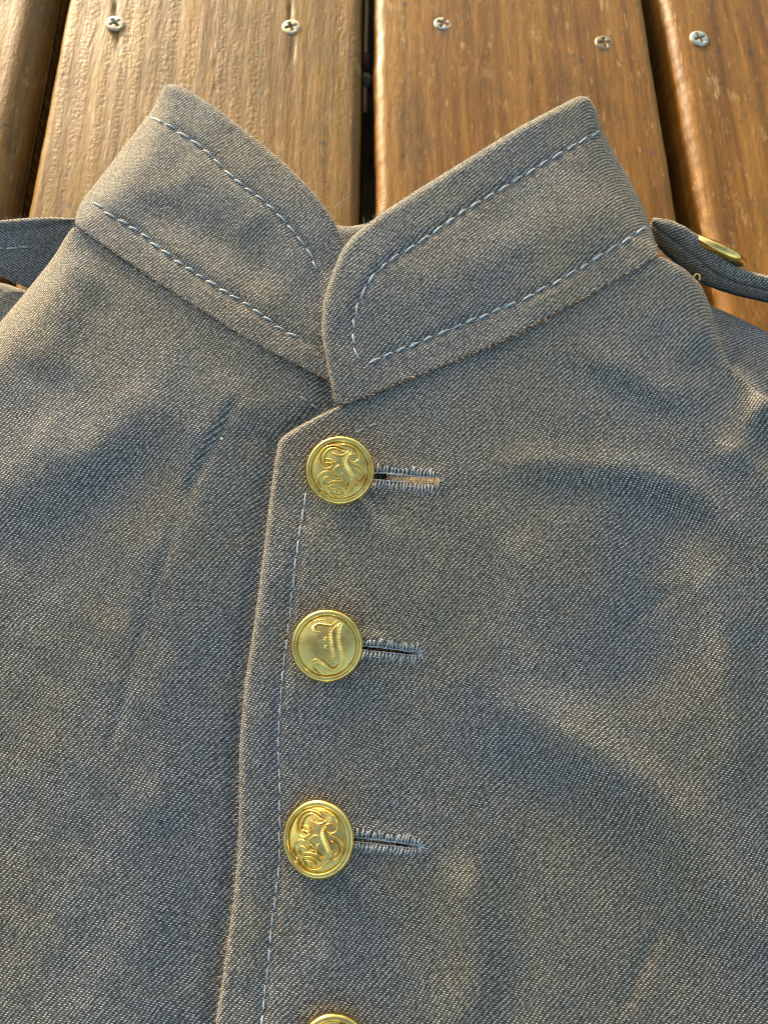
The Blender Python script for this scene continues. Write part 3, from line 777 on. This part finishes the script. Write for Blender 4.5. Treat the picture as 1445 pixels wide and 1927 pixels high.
# ------------------------------------------------------------------ buttons
def lathe(prof, na=96):
    V = []; F = []
    for r, z in prof:
        for k in range(na):
            a = 2 * math.pi * k / na; V.append((r * math.cos(a), r * math.sin(a), z))
    n = len(prof)
    for i in range(n - 1):
        for k in range(na): F.append((i * na + k, (i + 1) * na + k, (i + 1) * na + (k + 1) % na, i * na + (k + 1) % na))
    return V, F
def dome(r): return .17 * (1 - r * r / .70) - .02 * r ** 4
RB = .0100
FACE = mesh_np('button', np.array(lathe([(1e-4, dome(0))] + [(r, dome(r)) for r in np.linspace(.05, .80, 22)] + [(.815, dome(.80) - .012), (.85, dome(.80) - .04)])[0]) * RB, [f[::-1] for f in lathe([(0, 0)] * 25)[1]])
rp = [(.80, -.02), (.815, .025), (.832, .052), (.855, .066), (.89, .070), (.925, .062), (.955, .040), (.980, .0), (.992, -.03), (.995, -.06), (.985, -.12), (.95, -.17), (.88, -.21), (.5, -.27), (.2, -.30)]
RIM = mesh_np('rim', np.array(lathe(rp)[0]) * RB, [f[::-1] for f in lathe(rp)[1]])
SHK = mesh_np('shank', np.array(lathe([(.2, -.28), (.15, -.4), (.15, -.75)], 20)[0]) * RB, [f[::-1] for f in lathe([(.2, -.28), (.15, -.4), (.15, -.75)], 20)[1]])
def relief(strokes, bands, c, rad):
    V = []; F = []
    def emit(P, W, prof, hs):
        b0 = len(V); m = len(prof)
        for i in range(len(P)):
            t = P[min(i + 1, len(P) - 1)] - P[max(i - 1, 0)]; t = t / (np.linalg.norm(t) + 1e-9); nn = np.array([-t[1], t[0]])
            for (o_, h) in prof:
                q = P[i] + nn * W[i] * o_; r = math.hypot(*q)
                hh = h * hs[i] if h > 0 else h
                if abs(o_) < .5 and len(prof) > 7: hh *= hs_mod[i]
                V.append((q[0] * RB, q[1] * RB, (dome(r) + hh) * RB))
        for i in range(len(P) - 1):
            for k in range(m - 1): F.append((b0 + i * m + k, b0 + (i + 1) * m + k, b0 + (i + 1) * m + k + 1, b0 + i * m + k + 1)[::-1])
    for st in strokes:
        p = spline([((x - c[0]) / rad, -(y - c[1]) / rad) for x, y in st], .018)
        n = len(p); s = np.linspace(0, 1, n); tp = np.clip(np.minimum(s, 1 - s) / .12, .25, 1)
        hs_mod = np.ones(n)
        emit(p, .034 * tp, [(-1, -.016), (-.86, .030), (-.5, .070), (0, .085), (.5, .070), (.86, .030), (1, -.016)], tp)
    for bd in bands:
        p = spline([((x - c[0]) / rad, -(y - c[1]) / rad, wd / rad / 2) for x, y, wd in bd], .006)
        n = len(p); hs_mod = .90 + .10 * np.sin(np.arange(n) * .006 / .042 * 2 * math.pi)
        emit(p[:, :2], p[:, 2] + .008, [(-1.1, -.016), (-1.03, .045), (-.88, .085), (-.68, .070), (-.34, .070), (0, .078), (.34, .070), (.68, .070), (.88, .085), (1.03, .045), (1.1, -.016)], np.clip(p[:, 2] / .03, .4, 1))
    return mesh_np('monogram', V, F)
SCR = [[(900, 412), (790, 398), (680, 358), (560, 350), (450, 400), (385, 490), (370, 590), (400, 680), (460, 735), (540, 745), (600, 705), (640, 640), (672, 600)],
    [(600, 692), (530, 690), (468, 640), (450, 580), (462, 510), (505, 440), (570, 400), (650, 395), (725, 425), (790, 452), (850, 450), (905, 425)],
    [(560, 488), (620, 490), (680, 515), (740, 525), (800, 512), (860, 470), (925, 440)],
    [(455, 592), (520, 580), (590, 600), (620, 630), (590, 655), (520, 650), (470, 620)],
    [(690, 352), (760, 335), (860, 340), (960, 380), (1030, 450), (1055, 530), (1040, 600), (980, 640), (910, 630), (870, 580), (880, 530), (940, 500), (1000, 520), (1012, 556)],
    [(880, 670), (960, 665), (1060, 710), (1140, 790), (1155, 880), (1110, 970), (1030, 1030), (950, 1042)],
    [(950, 758), (1020, 762), (1080, 820), (1090, 890), (1050, 940), (1000, 942)],
    [(770, 690), (690, 710), (625, 770), (625, 850), (670, 910), (740, 930)], [(640, 830), (670, 850), (705, 880)],
    [(800, 800), (760, 860), (765, 940), (820, 990), (880, 1012)],
    [(620, 820), (520, 792), (420, 820), (345, 900), (335, 980), (370, 1040), (430, 1075)],
    [(622, 965), (560, 900), (490, 890), (440, 940), (450, 1000), (505, 1035)],
    [(500, 1040), (560, 980), (640, 960), (740, 970), (820, 1010), (880, 1060)],
    [(520, 1110), (540, 1050), (620, 1020), (720, 1030), (800, 1070), (850, 1100)],
    [(430, 1060), (430, 1130), (480, 1190), (540, 1220)],
    [(540, 1090), (550, 1150), (620, 1200), (720, 1212), (820, 1180), (900, 1130), (940, 1085), (962, 1078)],
    [(550, 1090), (640, 1090), (720, 1110), (770, 1165)], [(650, 1160), (662, 1148), (672, 1128)]]
SCB = [[(925, 445, 8), (850, 530, 50), (818, 620, 84), (840, 710, 104), (895, 800, 112), (940, 880, 106), (945, 950, 92), (915, 1040, 70), (850, 1120, 40), (785, 1175, 8)]]
MONO_A = relief(SCR, SCB, (718, 770), 597.0)
OLD = [[(690, 592), (715, 588), (742, 602)], [(680, 610), (700, 625), (735, 622)], [(700, 722), (722, 716), (748, 728)], [(695, 742), (720, 755), (745, 750)]]
OLB = [[(885, 312, 6), (800, 368, 40), (700, 350, 66), (600, 335, 76), (520, 370, 66), (505, 430, 52), (545, 478, 30), (622, 490, 8)],
    [(945, 338, 6), (860, 405, 34), (795, 470, 64), (790, 560, 78), (805, 660, 82), (820, 760, 76), (838, 850, 62), (812, 930, 36), (785, 988, 6)],
    [(1002, 338, 6), (950, 392, 52), (920, 480, 78), (920, 580, 82), (930, 680, 88), (960, 780, 92), (985, 880, 92), (985, 960, 86), (950, 1040, 70), (890, 1095, 52), (815, 1108, 52), (740, 1060, 64), (660, 1000, 78), (580, 962, 76), (510, 972, 52), (480, 1025, 36), (500, 1090, 26), (560, 1140, 18), (608, 1162, 6)]]
MONO_B = relief(OLD, OLB, (722, 720), 590.0)
def button(px, py, rpx, up, tx, ty, rz, mono, label, parent=jacket):
    z = float(np.polyval(_py, py)) if parent is jacket else 0
    zz = front_r.z(np.array([px]), np.array([py]))[0] * .001 + up
    p = P3(px, py, zz); rr = (P3(px + rpx, py, zz) - P3(px - rpx, py, zz)).length / 2
    b = link('button', FACE, parent, BRASS); b.location = p; b.rotation_euler = (R_(tx), R_(ty), R_(rz)); b.scale = (rr / RB,) * 3
    b['label'] = label
    for nm, me in (('rim', RIM), ('monogram', mono), ('shank', SHK)):
        if me is not None: link(nm, me, b, BRASS)
    return b
button(639.5, 885, 66, .0042, 17, -2, 0, MONO_A, 'top gilt button with an ornate script monogram')
button(615, 1215, 69, .0042, 12, -2, 0, MONO_B, 'second gilt button with an Old English letter and mottled tarnish')
button(597.5, 1579, 71, .0044, 6, -14, -6, MONO_A, 'third gilt button with an ornate script monogram, tilted to the left')
button(627, 1987, 72, .0044, 6, 0, 0, MONO_A, 'lowest gilt button, cut by the lower edge of the picture')
# the strap's button, seen from the side on the far face of the strap
i0 = int(np.argmin(np.abs(sp[:, 0] - 1352)))
b = link('button', FACE, strap_r, BRASS)
nrm = Vector((.43, .70, .69)).normalized(); tg = (path[i0 + 1] - path[i0 - 1]).normalized()
ctr = P3(1347, 466, .0222)
zax = nrm; xax = (tg - zax * tg.dot(zax)).normalized(); yax = zax.cross(xax)
b.matrix_local = Matrix(((xax.x, yax.x, zax.x, ctr.x), (xax.y, yax.y, zax.y, ctr.y), (xax.z, yax.z, zax.z, ctr.z), (0, 0, 0, 1))) @ Matrix.Diagonal((1.15, 1.15, 1.15, 1))
b['label'] = 'smaller gilt button on the shoulder strap, seen from its side'
me = RIM.copy(); me.name = 'rim'
ring_pts = [P3(1309, 524, .0200) + Vector((.0011 * math.cos(a), .0009 * math.sin(a), .0014 * math.sin(a))) for a in np.linspace(-.5, 4.0, 14)]
v, f = tube(ring_pts, .00035, 8)
link('shank_ring', mesh_np('shank_ring', v, f), strap_r, BRASS)
# rim is its own mesh on the same button: join its geometry into the face so the strap keeps three levels
bmv = np.array([v.co[:] for v in FACE.vertices]); rmv = np.array([v.co[:] for v in RIM.vertices])
fa = [tuple(p.vertices) for p in FACE.polygons] + [tuple(q + len(bmv) for q in p.vertices) for p in RIM.polygons]
b.data = mesh_np('button', np.vstack([bmv, rmv]), fa); b.data.materials.append(BRASS)

# ------------------------------------------------------------------ fuzz along the edges and on the nap
FV, FF = [], []
def hair(p, d, ln, curl, r=.000036):
    n = 5; pts = []
    side = d.cross(Vector((random.gauss(0, 1), random.gauss(0, 1), random.gauss(0, 1)))).normalized()
    q = p.copy(); dd = d.copy()
    for k in range(n):
        pts.append(q.copy()); dd = (dd + side * curl * .5 + Vector((random.gauss(0, .18), random.gauss(0, .18), random.gauss(0, .18)))).normalized(); q = q + dd * (ln / (n - 1))
    v, f = tube(pts, [r, r, r, r * .8, r * .4], 3); b0 = len(FV); FV.extend(v)
    FF.extend([tuple(i + b0 for i in t) for t in f])
def edge_fuzz(panel, every=3.2, ln=(.0006, .0020)):
    B = panel.B
    ok = (B[:, 0] > -60) & (B[:, 0] < 1500) & (B[:, 1] < 1990)
    for i in np.nonzero(ok)[0]:
        for _ in range(int(6.5 / every + random.random())):
            j = random.uniform(1, max(4, min(14, B[i, 2] * .6)))
            x, y = B[i, :2] + panel.Nin[i] * j + np.array([random.uniform(-4, 4), random.uniform(-4, 4)])
            p = panel.at(x, y, -.0001); out = P3(*(B[i, :2] - panel.Nin[i] * 20), p.z) - p
            d = (out.normalized() * random.uniform(.2, 1) + panel.normal(x, y) * random.uniform(.2, 1) + Vector((random.gauss(0, .4), random.gauss(0, .4), random.gauss(0, .2)))).normalized()
            hair(p, d, random.uniform(*ln), random.uniform(-.9, .9))
for pn, ev in ((collar_l, 1.5), (collar_r, 1.8), (front_l, 3.5), (front_r, 3), (strap_l, 3), (sleeve_r, 4), (collar_b, 5)): edge_fuzz(pn, ev)
for i in range(2, len(path) - 6):
    for _ in range(7):
        p = path[i] + ups[i] * random.uniform(-.0025, .0025) + dirs[i] * random.uniform(0, .001)
        hair(p, (-dirs[i] * .5 + ups[i] * random.uniform(-.6, 1) + Vector((random.gauss(0, .4), random.gauss(0, .4), random.gauss(0, .4)))).normalized(), random.uniform(.0005, .0015), random.uniform(-1, 1))
for pn, n_, box in ((front_r, 330, (540, 760, 1440, 1920)), (front_l, 240, (10, 480, 480, 1920)), (collar_r, 110, (640, 250, 1180, 720)), (collar_l, 110, (190, 220, 600, 680))):
    k = 0
    while k < n_:
        x, y = random.uniform(box[0], box[2]), random.uniform(box[1], box[3])
        if not in_poly(np.array([[x, y]]), pn.B[:, :2])[0]: continue
        k += 1; nn = pn.normal(x, y); d = Vector((random.gauss(0, 1), random.gauss(0, 1), 0)); d = (d - nn * d.dot(nn)).normalized() + nn * .25
        hair(pn.at(x, y, .0001), d.normalized(), random.uniform(.0008, .0032), random.uniform(-1.2, 1.2), .000026)
for (x, y, dx, dy, up, ln, cu, pn) in ((628, 392, 34, -14, .5, .0075, .12, collar_l), (712, 404, 16, -34, .6, .006, .9, collar_r), (690, 428, -16, -26, .5, .004, .7, collar_r), (300, 395, 22, -6, .3, .006, .5, collar_l),
        (160, 620, 10, 8, .2, .005, .9, front_l), (115, 1022, 6, -16, .4, .005, .9, front_l), (1035, 640, 4, -24, .3, .007, .1, front_r), (1245, 1600, -6, 22, .3, .007, .3, front_r), (950, 985, 10, -10, .3, .004, .8, front_r), (560, 1900, 12, 10, .3, .006, .4, front_r)):
    p = pn.at(x, y, .0002); q = P3(x + dx, y + dy, p.z) - p; d = (q.normalized() + Vector((0, 0, up))).normalized()
    hair(p, d, ln, cu, .00005)
fz = link('fuzz', mesh_np('fuzz', FV, FF), jacket, FUZZ); fz['kind'] = 'stuff'

# ------------------------------------------------------------------ small loose things
def blob(name, p, sc, mat, seed, label, cat, rot=(0, 0, 0), sub=14):
    V = []; F = []
    for i in range(sub + 1):
        a = math.pi * i / sub
        for k in range(sub * 2):
            b_ = math.pi * k / sub; x, y, z = math.sin(a) * math.cos(b_), math.sin(a) * math.sin(b_), math.cos(a)
            q = 1 + .14 * math.sin(3 * x + seed) * math.cos(4 * y + seed * 2) + .08 * math.sin(7 * z + 5 * x + seed)
            V.append((x * q * sc[0], y * q * sc[1], z * q * sc[2]))
    m = sub * 2
    for i in range(sub):
        for k in range(m): F.append((i * m + k, (i + 1) * m + k, (i + 1) * m + (k + 1) % m, i * m + (k + 1) % m))
    o = link(name, mesh_np(name, V, F), None, mat); o.location = p; o.rotation_euler = rot
    return tagd(o, label, cat)
blob('seed', P3(690, 151, -.0335), (.0022, .0033, .0026), plain('pale_husk', (.68, .60, .44), .7, 300), 1, 'pale oval seed lodged deep in the middle gap between two planks', 'seed')
blob('leaf_scrap', P3(689, 118, -.0325), (.0024, .0052, .0018), plain('dead_leaf', (.30, .14, .10), .6, 260), 5, 'curled dark brown leaf scrap in the middle plank gap', 'leaf', (.3, .2, .1))
p = front_l.at(418, 826, .0002); blob('lint_speck', p, (.00045, .0004, .0003), plain('white_lint', (.85, .85, .82), .8), 2, 'tiny white speck of lint on the plain front of the jacket', 'lint', sub=6)
